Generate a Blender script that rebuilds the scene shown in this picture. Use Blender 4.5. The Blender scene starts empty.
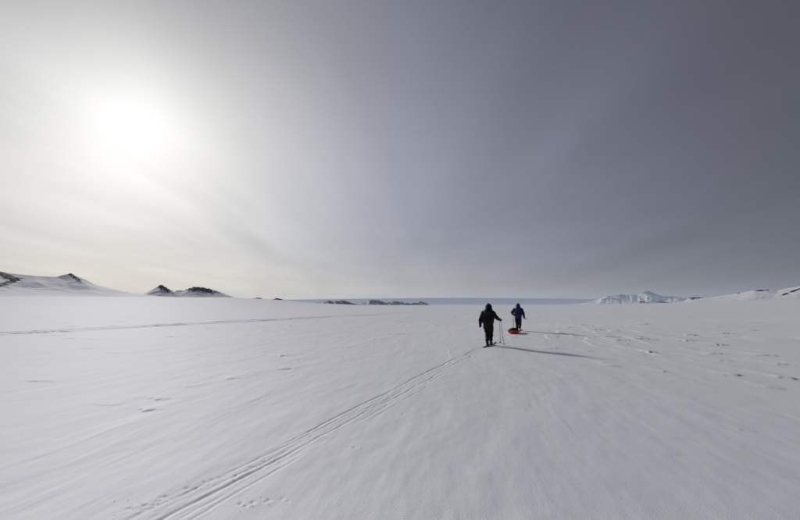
import bpy, bmesh, math
import numpy as np
from mathutils import Vector, Matrix

R = math.radians
scene = bpy.context.scene
COL = scene.collection

# ------------------------------------------------------------------ camera
CAM_H = 1.76
PITCH = R(6.12)
cam_d = bpy.data.cameras.new('camera')
cam_d.sensor_width = 36.0
cam_d.lens = 18.9
cam_d.clip_start = 0.05
cam_d.clip_end = 300000.0
cam = bpy.data.objects.new('camera', cam_d)
COL.objects.link(cam)
cam.location = (0, 0, CAM_H)
cam.rotation_euler = (math.pi / 2 + PITCH, 0, 0)
scene.camera = cam

# ------------------------------------------------------------------ sun direction
SUN_AZ = R(-34.0)      # measured from +Y, negative = left
SUN_EL = R(20.2)
sun_dir = Vector((math.sin(SUN_AZ) * math.cos(SUN_EL), math.cos(SUN_AZ) * math.cos(SUN_EL), math.sin(SUN_EL)))

# ------------------------------------------------------------------ world: thin stratus veil over a clear sky
world = bpy.data.worlds.new('World')
scene.world = world
world.use_nodes = True
wt = world.node_tree
wt.nodes.clear()


def W(kind, **kw):
    n = wt.nodes.new(kind)
    for k, v in kw.items():
        setattr(n, k, v)
    return n


def wmath(op, a, b=None, c=None, clamp=False):
    n = W('ShaderNodeMath', operation=op, use_clamp=clamp)
    for i, v in enumerate((a, b, c)):
        if v is None:
            continue
        if isinstance(v, (int, float)):
            n.inputs[i].default_value = v
        else:
            wt.links.new(v, n.inputs[i])
    return n.outputs[0]


def wvec(op, a, b=None):
    n = W('ShaderNodeVectorMath', operation=op)
    for i, v in enumerate((a, b)):
        if v is None:
            continue
        if isinstance(v, (tuple, Vector)):
            n.inputs[i].default_value = v
        else:
            wt.links.new(v, n.inputs[i])
    return n


tc = W('ShaderNodeTexCoord')
d = wvec('NORMALIZE', tc.outputs['Generated']).outputs[0]
dotv = wvec('DOT_PRODUCT', d, tuple(sun_dir)).outputs['Value']
g = wmath('ARCCOSINE', wmath('MINIMUM', wmath('MAXIMUM', dotv, -1.0), 1.0))          # angle from the sun
sx = W('ShaderNodeSeparateXYZ')
wt.links.new(d, sx.inputs[0])
elev = wmath('ARCSINE', wmath('MINIMUM', wmath('MAXIMUM', sx.outputs['Z'], -1.0), 1.0))
epos = wmath('MAXIMUM', elev, 0.0)
# brightness of the veil falls off from the sun
glow = wmath('MULTIPLY', wmath('EXPONENT', wmath('MULTIPLY', g, -1.0 / R(31.0))), 1.14)
core = wmath('MULTIPLY', wmath('EXPONENT', wmath('MULTIPLY', wmath('POWER', wmath('DIVIDE', g, R(11.0)), 2.0), -1.0)), 0.22)
# cloud structure, on a flat cloud deck seen in perspective
den = wmath('ADD', wmath('MAXIMUM', sx.outputs['Z'], 0.0), 0.10)
px_ = wmath('DIVIDE', sx.outputs['X'], den)
py_ = wmath('DIVIDE', sx.outputs['Y'], den)
cmb = W('ShaderNodeCombineXYZ')
wt.links.new(px_, cmb.inputs[0])
wt.links.new(py_, cmb.inputs[1])
mp = W('ShaderNodeMapping')
mp.inputs['Location'].default_value = (0.35, 0.6, 0)
mp.inputs['Rotation'].default_value = (0, 0, R(-14))
mp.inputs['Scale'].default_value = (1.0, 0.30, 1)
wt.links.new(cmb.outputs[0], mp.inputs[0])
nz = W('ShaderNodeTexNoise')
nz.inputs['Scale'].default_value = 1.0
nz.inputs['Detail'].default_value = 6.0
nz.inputs['Roughness'].default_value = 0.5
nz.inputs['Distortion'].default_value = 0.6
wt.links.new(mp.outputs[0], nz.inputs['Vector'])
# thin level streaks close to the horizon
mp2 = W('ShaderNodeMapping')
mp2.inputs['Location'].default_value = (1.3, 0.2, 0.4)
mp2.inputs['Scale'].default_value = (1.6, 1.6, 22.0)
wt.links.new(d, mp2.inputs[0])
nz2 = W('ShaderNodeTexNoise')
nz2.inputs['Scale'].default_value = 1.5
nz2.inputs['Detail'].default_value = 4.0
wt.links.new(mp2.outputs[0], nz2.inputs['Vector'])
low = wmath('EXPONENT', wmath('MULTIPLY', epos, -1.0 / R(7.0)))
var1 = wmath('MULTIPLY_ADD', wmath('SUBTRACT', nz.outputs['Fac'], 0.5), 0.66, 1.0)
var2 = wmath('MULTIPLY_ADD', wmath('MULTIPLY', wmath('SUBTRACT', nz2.outputs['Fac'], 0.5), low), 0.5, 1.0)
floor_ = 0.015
# the veil is thinner overhead than towards the horizon, where the line of sight runs long through it
mr = W('ShaderNodeMapRange', interpolation_type='SMOOTHSTEP')
for k_, v_ in (('From Min', R(6.0)), ('From Max', R(42.0)), ('To Min', 1.02), ('To Max', 0.55)):
    mr.inputs[k_].default_value = v_
wt.links.new(epos, mr.inputs['Value'])
thin = mr.outputs[0]
# fine fibres drawn out along the deck
mp3 = W('ShaderNodeMapping')
mp3.inputs['Location'].default_value = (2.1, 0.3, 0)
mp3.inputs['Rotation'].default_value = (0, 0, R(24))
mp3.inputs['Scale'].default_value = (2.6, 0.55, 1)
wt.links.new(cmb.outputs[0], mp3.inputs[0])
nz3 = W('ShaderNodeTexNoise')
nz3.inputs['Scale'].default_value = 1.0
nz3.inputs['Detail'].default_value = 7.0
nz3.inputs['Roughness'].default_value = 0.6
nz3.inputs['Distortion'].default_value = 0.4
wt.links.new(mp3.outputs[0], nz3.inputs['Vector'])
var3 = wmath('MULTIPLY_ADD', wmath('SUBTRACT', nz3.outputs['Fac'], 0.5), 0.15, 1.0)
veil = wmath('MULTIPLY', wmath('MULTIPLY', wmath('MULTIPLY', wmath('ADD', glow, floor_), var1), var2), var3)
veil = wmath('ADD', wmath('MULTIPLY', veil, thin), core)
# colour of the veil: warm white by the sun, blue grey away from it
cr = W('ShaderNodeValToRGB')
cr.color_ramp.elements[0].position = 0.0
cr.color_ramp.elements[0].color = (1.0, 0.995, 0.985, 1)
cr.color_ramp.elements[1].position = 1.0
cr.color_ramp.elements[1].color = (0.95, 1.0, 1.08, 1)
for p, c in ((0.06, (1.0, 0.99, 0.975, 1)), (0.10, (1.0, 0.99, 1.03, 1)), (0.20, (0.935, 0.97, 1.19, 1)), (0.30, (0.95, 0.97, 1.26, 1)), (0.42, (0.96, 0.98, 1.18, 1))):
    e_ = cr.color_ramp.elements.new(p)
    e_.color = c
wt.links.new(wmath('DIVIDE', g, math.pi), cr.inputs[0])
tint = W('ShaderNodeMix', data_type='RGBA')
wt.links.new(wmath('MULTIPLY', wmath('EXPONENT', wmath('MULTIPLY', epos, -1.0 / R(7.0))),
                   wmath('EXPONENT', wmath('MULTIPLY', wmath('POWER', wmath('DIVIDE', g, R(50.0)), 2.0), -1.0))), tint.inputs['Factor'])
wt.links.new(cr.outputs[0], tint.inputs['A'])
tint.inputs['B'].default_value = (1.04, 0.97, 0.80, 1)
vcol = W('ShaderNodeVectorMath', operation='SCALE')
wt.links.new(tint.outputs['Result'], vcol.inputs[0])
wt.links.new(veil, vcol.inputs['Scale'])
# warm clear strip under the deck, strongest on the sun's side
band = wmath('MULTIPLY', wmath('EXPONENT', wmath('MULTIPLY', epos, -1.0 / R(2.2))),
             wmath('EXPONENT', wmath('MULTIPLY', wmath('POWER', wmath('DIVIDE', g, R(54.0)), 2.0), -1.0)))
bcol = W('ShaderNodeVectorMath', operation='SCALE')
bcol.inputs[0].default_value = (0.72, 0.53, 0.24)
wt.links.new(band, bcol.inputs['Scale'])
tot = wvec('ADD', vcol.outputs[0], bcol.outputs[0]).outputs[0]
bg_veil = W('ShaderNodeBackground')
wt.links.new(tot, bg_veil.inputs['Color'])
bg_veil.inputs['Strength'].default_value = 1.0
sky = W('ShaderNodeTexSky', sky_type='NISHITA')
sky.sun_disc = False
sky.sun_elevation = SUN_EL
sky.sun_rotation = SUN_AZ
sky.altitude = 800.0
sky.air_density = 1.0
sky.dust_density = 0.6
bg_sky = W('ShaderNodeBackground')
wt.links.new(sky.outputs[0], bg_sky.inputs['Color'])
bg_sky.inputs['Strength'].default_value = 0.05
mixw = W('ShaderNodeMixShader')
mixw.inputs[0].default_value = 0.92
wt.links.new(bg_sky.outputs[0], mixw.inputs[1])
wt.links.new(bg_veil.outputs[0], mixw.inputs[2])
wo = W('ShaderNodeOutputWorld')
wt.links.new(mixw.outputs[0], wo.inputs['Surface'])

# ------------------------------------------------------------------ sun lamp (behind the veil: soft)
sd = bpy.data.lights.new('sun', 'SUN')
sd.energy = 2.25
sd.angle = R(6.5)
sd.color = (1.0, 0.965, 0.92)
so = bpy.data.objects.new('sun', sd)
COL.objects.link(so)
so.rotation_euler = (-sun_dir).to_track_quat('-Z', 'Y').to_euler()
so.location = sun_dir * 100

# ------------------------------------------------------------------ exposure
vs = scene.view_settings
vs.view_transform = 'Standard'
vs.look = 'None'
vs.exposure = 0.0
vs.gamma = 1.0
vs.use_curve_mapping = False
scene.render.engine = 'CYCLES'
scene.cycles.volume_bounces = 1
scene.cycles.use_denoising = True


# ================================================================== helpers
def newmat(name):
    m = bpy.data.materials.new(name)
    m.use_nodes = True
    return m, m.node_tree, m.node_tree.nodes['Principled BSDF']


def nd(t, kind, **kw):
    n = t.nodes.new(kind)
    for k, v in kw.items():
        setattr(n, k, v)
    return n


def mk_mat(name, col, rough=0.7, spec=0.3, nscale=40.0, var=0.25, bump=0.2, bdist=0.004, metal=0.0):
    """a plain material with noise in colour and relief"""
    m, t, p = newmat(name)
    tcn = nd(t, 'ShaderNodeTexCoord')
    n = nd(t, 'ShaderNodeTexNoise')
    n.inputs['Scale'].default_value = nscale
    n.inputs['Detail'].default_value = 4
    t.links.new(tcn.outputs['Object'], n.inputs['Vector'])
    ramp = nd(t, 'ShaderNodeValToRGB')
    a = [max(0.0, c * (1 - var)) for c in col]
    b = [min(1.0, c * (1 + var)) for c in col]
    ramp.color_ramp.elements[0].position = 0.3
    ramp.color_ramp.elements[1].position = 0.7
    ramp.color_ramp.elements[0].color = (*a, 1)
    ramp.color_ramp.elements[1].color = (*b, 1)
    t.links.new(n.outputs['Fac'], ramp.inputs[0])
    t.links.new(ramp.outputs[0], p.inputs['Base Color'])
    p.inputs['Roughness'].default_value = rough
    p.inputs['Specular IOR Level'].default_value = spec
    p.inputs['Metallic'].default_value = metal
    if bump:
        bp = nd(t, 'ShaderNodeBump')
        bp.inputs['Strength'].default_value = bump
        bp.inputs['Distance'].default_value = bdist
        t.links.new(n.outputs['Fac'], bp.inputs['Height'])
        t.links.new(bp.outputs[0], p.inputs['Normal'])
    return m


WIND = R(8.0)       # the wind-carved relief runs this way (azimuth)


def snow_material(name, base, rough, spec, relief=True, big=False):
    m, t, p = newmat(name)
    geo = nd(t, 'ShaderNodeNewGeometry')
    mpn = nd(t, 'ShaderNodeMapping')
    mpn.vector_type = 'POINT'
    mpn.inputs['Rotation'].default_value = (0, 0, WIND)
    t.links.new(geo.outputs['Position'], mpn.inputs[0])
    sc = nd(t, 'ShaderNodeMapping')
    sc.inputs['Scale'].default_value = (1.0, 0.28, 1.0) if not big else (0.02, 0.012, 0.03)
    t.links.new(mpn.outputs[0], sc.inputs[0])
    n1 = nd(t, 'ShaderNodeTexNoise')
    n1.inputs['Scale'].default_value = 2.2
    n1.inputs['Detail'].default_value = 6
    n1.inputs['Roughness'].default_value = 0.55
    t.links.new(sc.outputs[0], n1.inputs['Vector'])
    n2 = nd(t, 'ShaderNodeTexNoise')
    n2.inputs['Scale'].default_value = 90.0 if not big else 0.05
    n2.inputs['Detail'].default_value = 3
    t.links.new(geo.outputs['Position'], n2.inputs['Vector'])
    ramp = nd(t, 'ShaderNodeValToRGB')
    ramp.color_ramp.elements[0].position = 0.3
    ramp.color_ramp.elements[1].position = 0.7
    ramp.color_ramp.elements[0].color = (*[c * 0.94 for c in base], 1)
    ramp.color_ramp.elements[1].color = (*base, 1)
    t.links.new(n1.outputs['Fac'], ramp.inputs[0])
    # snow throws light forward: a broad lobe besides the diffuse one
    t.nodes.remove(p)
    p = nd(t, 'ShaderNodeBsdfDiffuse')
    t.links.new(ramp.outputs[0], p.inputs['Color'])
    gl = nd(t, 'ShaderNodeBsdfGlossy')
    gl.inputs['Color'].default_value = (0.96, 0.97, 1.0, 1)
    gl.inputs['Roughness'].default_value = rough
    mx = nd(t, 'ShaderNodeMixShader')
    fz = nd(t, 'ShaderNodeFresnel')
    fz.inputs['IOR'].default_value = 1.31
    fm = nd(t, 'ShaderNodeMath', operation='MULTIPLY_ADD')
    fm.inputs[1].default_value = spec
    fm.inputs[2].default_value = 0.06
    t.links.new(fz.outputs[0], fm.inputs[0])
    t.links.new(fm.outputs[0], mx.inputs[0])
    t.links.new(p.outputs[0], mx.inputs[1])
    t.links.new(gl.outputs[0], mx.inputs[2])
    t.links.new(mx.outputs[0], t.nodes['Material Output'].inputs['Surface'])
    if relief:
        b1 = nd(t, 'ShaderNodeBump')
        b1.inputs['Strength'].default_value = 0.8
        b1.inputs['Distance'].default_value = 0.016 if not big else 3.0
        t.links.new(n1.outputs['Fac'], b1.inputs['Height'])
        b2 = nd(t, 'ShaderNodeBump')
        b2.inputs['Strength'].default_value = 0.45
        b2.inputs['Distance'].default_value = 0.005 if not big else 1.5
        t.links.new(n2.outputs['Fac'], b2.inputs['Height'])
        t.links.new(b1.outputs[0], b2.inputs['Normal'])
        t.links.new(b2.outputs[0], p.inputs['Normal'])
        t.links.new(b2.outputs[0], gl.inputs['Normal'])
    return m


M_SNOW = snow_material('snow', (0.91, 0.922, 0.99), 0.85, 0.48)
M_HILL = snow_material('hill_snow', (0.92, 0.925, 0.98), 0.85, 0.42, big=True)


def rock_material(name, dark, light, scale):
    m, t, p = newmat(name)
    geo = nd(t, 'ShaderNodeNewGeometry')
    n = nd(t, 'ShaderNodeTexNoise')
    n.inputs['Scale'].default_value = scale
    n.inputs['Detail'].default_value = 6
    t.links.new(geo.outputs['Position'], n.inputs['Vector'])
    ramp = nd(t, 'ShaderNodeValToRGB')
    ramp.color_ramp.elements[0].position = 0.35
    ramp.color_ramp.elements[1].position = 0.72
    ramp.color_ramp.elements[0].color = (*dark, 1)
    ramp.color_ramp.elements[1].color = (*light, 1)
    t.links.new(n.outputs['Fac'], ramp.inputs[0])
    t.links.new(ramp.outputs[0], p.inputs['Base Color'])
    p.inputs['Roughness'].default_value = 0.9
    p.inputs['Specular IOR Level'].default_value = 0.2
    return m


M_ROCK = rock_material('rock', (0.012, 0.011, 0.010), (0.048, 0.04, 0.032), 0.08)
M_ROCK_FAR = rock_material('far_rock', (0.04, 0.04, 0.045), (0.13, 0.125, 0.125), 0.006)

M_ROCK_HAZE_TINT = rock_material('haze_tinted_rock', (0.10, 0.11, 0.13), (0.26, 0.27, 0.30), 0.003)  # distance haze of the far massif put into the rock colour: paler, bluer


# ---- numpy value noise
def _hash(ix, iy, seed):
    h = (ix.astype(np.int64) * 374761393 + iy.astype(np.int64) * 668265263 + seed * 1442695041) & 0xFFFFFFFF
    h = ((h ^ (h >> 13)) * 1274126177) & 0xFFFFFFFF
    h = h ^ (h >> 16)
    return (h & 0xFFFFFF) / float(0xFFFFFF)


def vnoise(x, y, seed=0):
    x0 = np.floor(x); y0 = np.floor(y)
    fx = x - x0; fy = y - y0
    ux = fx * fx * fx * (fx * (fx * 6 - 15) + 10)
    uy = fy * fy * fy * (fy * (fy * 6 - 15) + 10)
    a = _hash(x0, y0, seed); b = _hash(x0 + 1, y0, seed)
    c = _hash(x0, y0 + 1, seed); e = _hash(x0 + 1, y0 + 1, seed)
    return (a + (b - a) * ux) * (1 - uy) + (c + (e - c) * ux) * uy - 0.5


def fbm(x, y, octv=4, seed=0, gain=0.5):
    s = 0.0; amp = 1.0; f = 1.0
    for o in range(octv):
        s = s + amp * vnoise(x * f + 17.3 * o, y * f - 9.1 * o, seed + o * 7)
        amp *= gain; f *= 2.03
    return s


def ridged(x, y, octv=4, seed=0):
    s = 0.0; amp = 1.0; f = 1.0; tot_ = 0
    for o in range(octv):
        s = s + amp * (1 - 2 * np.abs(vnoise(x * f + 31.7 * o, y * f + 11.9 * o, seed + o * 5)) * 1.6)
        tot_ += amp; amp *= 0.5; f *= 2.05
    return s / tot_


def sstep(a, b, x):
    t_ = np.clip((x - a) / (b - a), 0, 1)
    return t_ * t_ * (3 - 2 * t_)


# ---- mesh helpers
def link(name, me, mat=None, parent=None, smooth=True):
    me.name = name
    o = bpy.data.objects.new(name, me)
    COL.objects.link(o)
    if mat is not None:
        me.materials.clear()
        me.materials.append(mat)
    if smooth:
        me.polygons.foreach_set('use_smooth', np.ones(len(me.polygons), dtype=bool))
    if parent is not None:
        o.parent = parent
    return o


def tag(o, label=None, cat=None, group=None, kind=None):
    for k, v in (('label', label), ('category', cat), ('group', group), ('kind', kind)):
        if v:
            o[k] = v
    return o


def empty(name, loc, rz=0.0):
    o = bpy.data.objects.new(name, None)
    o.empty_display_size = 0.2
    COL.objects.link(o)
    o.location = loc
    o.rotation_euler = (0, 0, rz)
    return o


def grid_mesh(V, faces):
    """mesh from arrays, keeping only the vertices that the faces use"""
    used = np.zeros(len(V), bool)
    used[faces.ravel()] = True
    idx = np.cumsum(used) - 1
    v = V[used]
    f = idx[faces]
    me = bpy.data.meshes.new('m')
    me.vertices.add(len(v))
    me.vertices.foreach_set('co', np.ascontiguousarray(v, dtype=np.float32).ravel())
    me.loops.add(f.size)
    me.loops.foreach_set('vertex_index', np.ascontiguousarray(f, dtype=np.int32).ravel())
    me.polygons.add(len(f))
    me.polygons.foreach_set('loop_start', np.arange(0, f.size, 4, dtype=np.int32))
    me.update(calc_edges=True)
    me.validate()
    return me


# ================================================================== the snow plain
HEAD = R(22.8)                                   # heading of the skiers, right of +Y
HV = np.array([math.sin(HEAD), math.cos(HEAD)])
HN = np.array([math.cos(HEAD), -math.sin(HEAD)])  # to the right of the heading
TR0 = np.array([3.76, 18.03])                    # a point on the ski track (the near skier)
P2 = np.array([7.53, 27.0])                      # the far skier

# wind-carved drifts that can be told apart: x, y, length, width, height
DRIFTS = [
    (-4.55, 8.05, 1.3, 0.30, 0.045), (-4.25, 7.25, 1.2, 0.20, 0.050), (-5.2, 7.6, 1.6, 0.22, 0.030),
    (-4.0, 10.2, 3.0, 0.26, 0.040), (-4.55, 9.2, 0.6, 0.16, 0.030), (-4.1, 14.6, 1.5, 0.28, 0.075),
    (-3.3, 13.6, 1.2, 0.20, 0.045), (-3.1, 11.6, 1.4, 0.24, 0.065), (-2.2, 17.5, 1.8, 0.3, 0.05),
    (-1.6, 19.5, 2.2, 0.3, 0.05), (-0.2, 21.0, 2.0, 0.3, 0.04), (-10.5, 15.5, 1.8, 0.35, 0.05),
    (-12.5, 17.0, 1.6, 0.3, 0.05), (-7.5, 6.4, 1.8, 0.25, 0.030), (-8.2, 9.8, 2.2, 0.35, 0.04),
    (9.3, 16.0, 1.6, 0.34, 0.11), (7.2, 16.2, 0.8, 0.22, 0.05), (8.5, 10.9, 1.6, 0.30, 0.075),
    (9.5, 10.6, 1.6, 0.32, 0.10), (8.1, 9.3, 1.2, 0.26, 0.05), (6.1, 12.2, 1.4, 0.25, 0.055),
    (7.0, 11.3, 1.2, 0.22, 0.05), (13.1, 15.2, 2.0, 0.45, 0.10), (11.6, 15.6, 2.2, 0.4, 0.08),
    (10.4, 13.7, 1.6, 0.3, 0.06), (14.2, 19.0, 2.8, 0.5, 0.10), (11.2, 22.5, 3.0, 0.5, 0.10),
    (16.5, 24.0, 3.0, 0.6, 0.12), (20.0, 26.0, 3.4, 0.7, 0.13), (9.9, 19.0, 2.0, 0.34, 0.06),
    (3.2, 5.3, 0.8, 0.20, 0.010), (4.9, 6.2, 0.9, 0.22, 0.012),
    (6.1, 16.9, 1.0, 0.45, 0.08), (15.0, 34.0, 4.0, 0.7, 0.12), (22.0, 38.0, 4.5, 0.9, 0.16),
    (11.6, 12.9, 1.4, 0.3, 0.07), (12.2, 11.9, 1.6, 0.3, 0.08), (10.8, 10.2, 1.2, 0.26, 0.06),
]
_dr = np.random.RandomState(77)
for _k in range(75):                              # small wind scarps farther out on the left and in the middle
    _y = _dr.uniform(20, 75)
    DRIFTS.append((_y * _dr.uniform(-0.95, 0.02), _y, _dr.uniform(1.0, 2.5), _dr.uniform(0.25, 0.65) * (0.6 + _y / 60), _dr.uniform(0.06, 0.15) * (0.6 + _y / 70)))
for _k in range(22):
    _y = _dr.uniform(16, 60)
    DRIFTS.append((_y * _dr.uniform(0.30, 0.95), _y, _dr.uniform(1.5, 4.0), _dr.uniform(0.3, 0.7), _dr.uniform(0.05, 0.13)))
# pole plants beside the track: x, y
POLES = [(-2.35, 3.84), (-2.25, 3.90), (-2.16, 4.07), (-2.05, 4.25), (-1.95, 4.40),
         (-1.90, 4.46), (-1.62, 4.78), (-1.53, 4.95), (-1.36, 3.90), (-1.32, 3.96), (-1.19, 4.01), (-1.69, 4.55),
         (-1.19, 5.85), (-0.65, 7.15), (-0.21, 8.30), (0.05, 7.02), (1.10, 8.30), (-0.56, 5.40), (0.60, 9.60),
         (1.05, 10.2), (2.0, 11.5), (1.9, 13.1), (3.2, 14.0), (2.75, 15.6)]
RNG = np.random.RandomState(4)
POLE_PTS = []
for (hx, hy) in POLES:
    pts = [(hx, hy, 0.018, -0.010)]
    for k in range(4):
        pts.append((hx + RNG.normal(0, 0.07) + 0.04, hy + RNG.normal(0, 0.05) + 0.02, RNG.uniform(0.010, 0.018), RNG.choice([-0.006, 0.004])))
    POLE_PTS.append(pts)


def ground_far(x, y):
    """broad rises of the plain towards the side hills"""
    r = np.hypot(x, y) + 1e-6
    az = np.degrees(np.arctan2(x, y))
    e = np.interp(az, [-180, -60, -43, -30, -22, -17, -11, -4, 20, 33, 43, 60, 180],
                  [0.95, 0.95, 0.92, 0.95, 0.98, 0.82, 0.35, 0.0, 0.12, 0.35, 0.60, 0.65, 0.65])
    top = 800.0 + 600.0 * sstep(-14, -20, az)
    h = np.radians(e) * np.minimum(r, top) * sstep(120, 800, r)
    h = h + (1.0 + 1.6 * sstep(-60, -300, x)) * fbm(x / 230.0, y / 160.0, 3, 91) * sstep(150, 600, r) * (1 - sstep(1500, 4000, r))
    return h


def ground_h(x, y, fine=True):
    r = np.hypot(x, y)
    h = ground_far(x, y)
    h = h + 0.13 * np.exp(-(((x - 9.0) / 8.0) ** 2 + ((y - 30.0) / 7.5) ** 2))
    keep = sstep(0.0, 6.0, r)
    h = h + 0.10 * fbm(x / 14.0, y / 14.0, 2, 3) * keep * (1 - sstep(200, 500, r))
    if not fine:
        return h
    # wind relief: u along the wind, v across
    u = x * math.sin(WIND) + y * math.cos(WIND)
    v = x * math.cos(WIND) - y * math.sin(WIND)
    wob = 0.5 * fbm(u / 5.0, v / 5.0, 2, 12)
    damp = 1 - sstep(90, 220, r)
    h = h + 0.009 * fbm(u / 2.4, (v + wob) / 0.6, 4, 21) * damp + 0.006 * fbm(u / 0.7, (v + wob) / 0.35, 3, 25) * (1 - sstep(25, 60, r))
    patch = sstep(0.02, 0.30, fbm(x / 7.5, y / 7.5, 2, 44))
    s1 = fbm(u / 3.4, (v + wob) / 0.7, 3, 60)
    # carved steps: flat tops that end in a small scarp
    step = sstep(0.02, 0.16, s1) - 0.35 * sstep(0.2, 0.5, s1)
    rough_side = 0.22 + 0.65 * sstep(-5, 14, x) + 0.4 * sstep(14, 30, r)
    h = h + 0.026 * step * patch * damp * rough_side
    crust = sstep(-0.05, 0.22, fbm(u / 2.0, (v + wob) / 0.35, 3, 33)) * sstep(0.05, 0.35, fbm(x / 3.3, y / 3.3, 2, 35))
    h = h + 0.003 * crust * (1 - sstep(20, 45, r))
    patch2 = sstep(0.05, 0.3, fbm(x / 21.0 + 5, y / 16.0, 2, 71)) * sstep(16, 34, r)
    h = h + (0.02 + 0.03 * sstep(3, 12, x)) * sstep(0.03, 0.25, fbm(u / 8.0, v / 1.7, 3, 77)) * patch2 * damp
    return h


def run_coords(x, y):
    """along and across the old snowmobile runs"""
    a = np.array([-25.2, 26.6]); b = np.array([-9.6, 68.0])
    dv = (b - a) / np.linalg.norm(b - a)
    rx = x - a[0]; ry = y - a[1]
    s = rx * dv[0] + ry * dv[1]
    return s, -(rx * dv[1] - ry * dv[0]) + 0.54 * np.sin(s / 30.0)


def near_detail(x, y, h):
    # separate drifts
    cw, sw = math.cos(WIND), math.sin(WIND)
    for (dx, dy, ln, wd, ht) in DRIFTS:
        near = (np.abs(x - dx) < 3 * ln + 1) & (np.abs(y - dy) < 3 * ln + 1)
        if not near.any():
            continue
        ax = x[near] - dx; ay = y[near] - dy
        uu = ax * sw + ay * cw
        vv = ax * cw - ay * sw
        wd, ht = (wd * 0.75, ht * 0.5) if dx > 0 else (wd * 1.1, ht * 0.42)
        vv = vv + 0.18 * fbm(uu / 0.5 + dx, vv / 0.4 + dy, 2, 5) * wd * 3 + 0.10 * uu * (1 if dx > 0 else -1)
        nose = sstep(-0.075, 0.02, uu + 0.25 * fbm(vv / 0.16, uu / 0.4 + dx, 2, 9))
        tail = np.exp(-np.maximum(uu, 0) / ((1.1 if dx > 0 else 0.5) * ln))
        h[near] += ht * nose * tail * np.exp(-(vv / wd) ** 2)
    # ski and sled grooves
    rx = x - TR0[0]; ry = y - TR0[1]
    s = rx * HV[0] + ry * HV[1]
    q = rx * HN[0] + ry * HN[1]
    sel = (np.abs(q) < 1.2) & (s > -24) & (s < 11.5)
    ss = s[sel]; qq = q[sel]
    qq = qq - 0.14 * sstep(-1.0, -13.0, ss) - 0.05 * np.sin(ss * 0.33 + 0.4) - 0.03 * fbm(ss / 1.7, ss * 0 + 2.2, 2, 15)
    d_ = np.zeros_like(ss)
    end1 = 0.8
    grooves = [(-0.16, 0.020, 0.020, 1, -30, 99), (-0.105, 0.016, 0.014, 2, -30, 99), (0.04, 0.017, 0.011, 3, -30, 99),
               (0.12, 0.020, 0.018, 4, -30, 99), (0.36, 0.016, 0.011, 5, -30, 0.5), (0.225, 0.016, 0.009, 6, -30, 9)]
    for off, wd, dp, k, a, b in grooves:
        lat = qq - off - 0.10 * fbm(ss / 2.0 + 10 * k, ss * 0 + k, 4, 30 + k) - 0.010 * fbm(ss / 0.10, ss * 0 + k, 2, 37 + k)
        on = 0.12 + 0.88 * sstep(-0.12, 0.18, fbm(ss / 1.1 + 5 * k, ss * 0 + k * 3.1, 3, 50 + k) + (0.25 if k in (1, 4) else 0.0))
        if k in (5, 6):
            on = sstep(-0.05, 0.12, fbm(ss / 1.3 + 5 * k, ss * 0 + k * 3.1, 2, 50 + k))
        on = on * sstep(a, a + 1, ss) * (1 - sstep(b - 0.5, b, ss))
        wd = 0.95 * wd * (1 + 0.8 * np.maximum(0, fbm(ss / 0.9 + 3 * k, ss * 0, 2, 80 + k)))
        dp = dp * (1 + 1.0 * sstep(-12, -3, ss))
        d_ -= 0.44 * dp * on * np.exp(-np.abs(lat / wd) ** 3)
        d_ += 0.10 * dp * on * (np.exp(-((lat - 2.2 * wd) / (0.9 * wd)) ** 2) + np.exp(-((lat + 2.2 * wd) / (0.9 * wd)) ** 2))
    # the pressed lane between the grooves
    d_ -= 0.003 * np.exp(-np.abs((qq - 0.02) / 0.26) ** 4)
    d_ += 0.004 * fbm(ss / 0.25, qq / 0.05, 2, 99) * np.exp(-np.abs((qq - 0.02) / 0.3) ** 4)
    h[sel] += d_
    # pole plants and the snow thrown out of them
    for i, (hx, hy) in enumerate(POLES):
        pts = POLE_PTS[i]
        near = (np.abs(x - hx) < 0.6) & (np.abs(y - hy) < 0.6)
        if not near.any():
            continue
        ax = x[near]; ay = y[near]
        dd = np.zeros_like(ax)
        for (a, b, rr, amp) in pts:
            dd += amp * np.exp(-(((ax - a) * 0.8) ** 2 + (ay - b) ** 2) / (rr * rr))
        h[near] += dd
    # the old snowmobile runs on the left: two pressed lanes, out and back
    s, q = run_coords(x, y)
    sel = (np.abs(q) < 3.4) & (s > -25) & (s < 150)
    ss = s[sel]; qq = q[sel]
    dd = np.zeros_like(ss)
    for off, k, dp in ((-1.25, 1, 0.17), (1.15, 2, 0.14)):
        lat = qq - off - 0.25 * fbm(ss / 6.0 + 7 * k, ss * 0 + k, 3, 130 + k)
        on = 0.5 + 0.5 * sstep(-0.2, 0.15, fbm(ss / 2.5 + 4 * k, ss * 0, 3, 140 + k))
        dd -= dp * on * np.exp(-np.abs(lat / 0.30) ** 3)
        dd += 0.45 * dp * on * (np.exp(-((lat - 0.55) / 0.2) ** 2) + np.exp(-((lat + 0.55) / 0.2) ** 2))
        dd += 0.05 * fbm(ss / 0.9, lat / 0.25, 3, 150 + k) * np.exp(-np.abs(lat / 0.5) ** 4)
    h[sel] += dd * (1 - 0.6 * sstep(30, 70, ss)) * (1 - sstep(60, 140, ss))
    return h


def track_mask(x, y):
    rx = x - TR0[0]; ry = y - TR0[1]
    s = rx * HV[0] + ry * HV[1]
    q = rx * HN[0] + ry * HN[1]
    m1 = (np.abs(q - 0.06 - 0.14 * sstep(-1.0, -13.0, s)) < 0.52) & (s > -24) & (s < 11.5)
    s, q = run_coords(x, y)
    m2 = (np.abs(q) < 2.3) & (s > -25) & (s < 140)
    return m1, m2


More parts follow.
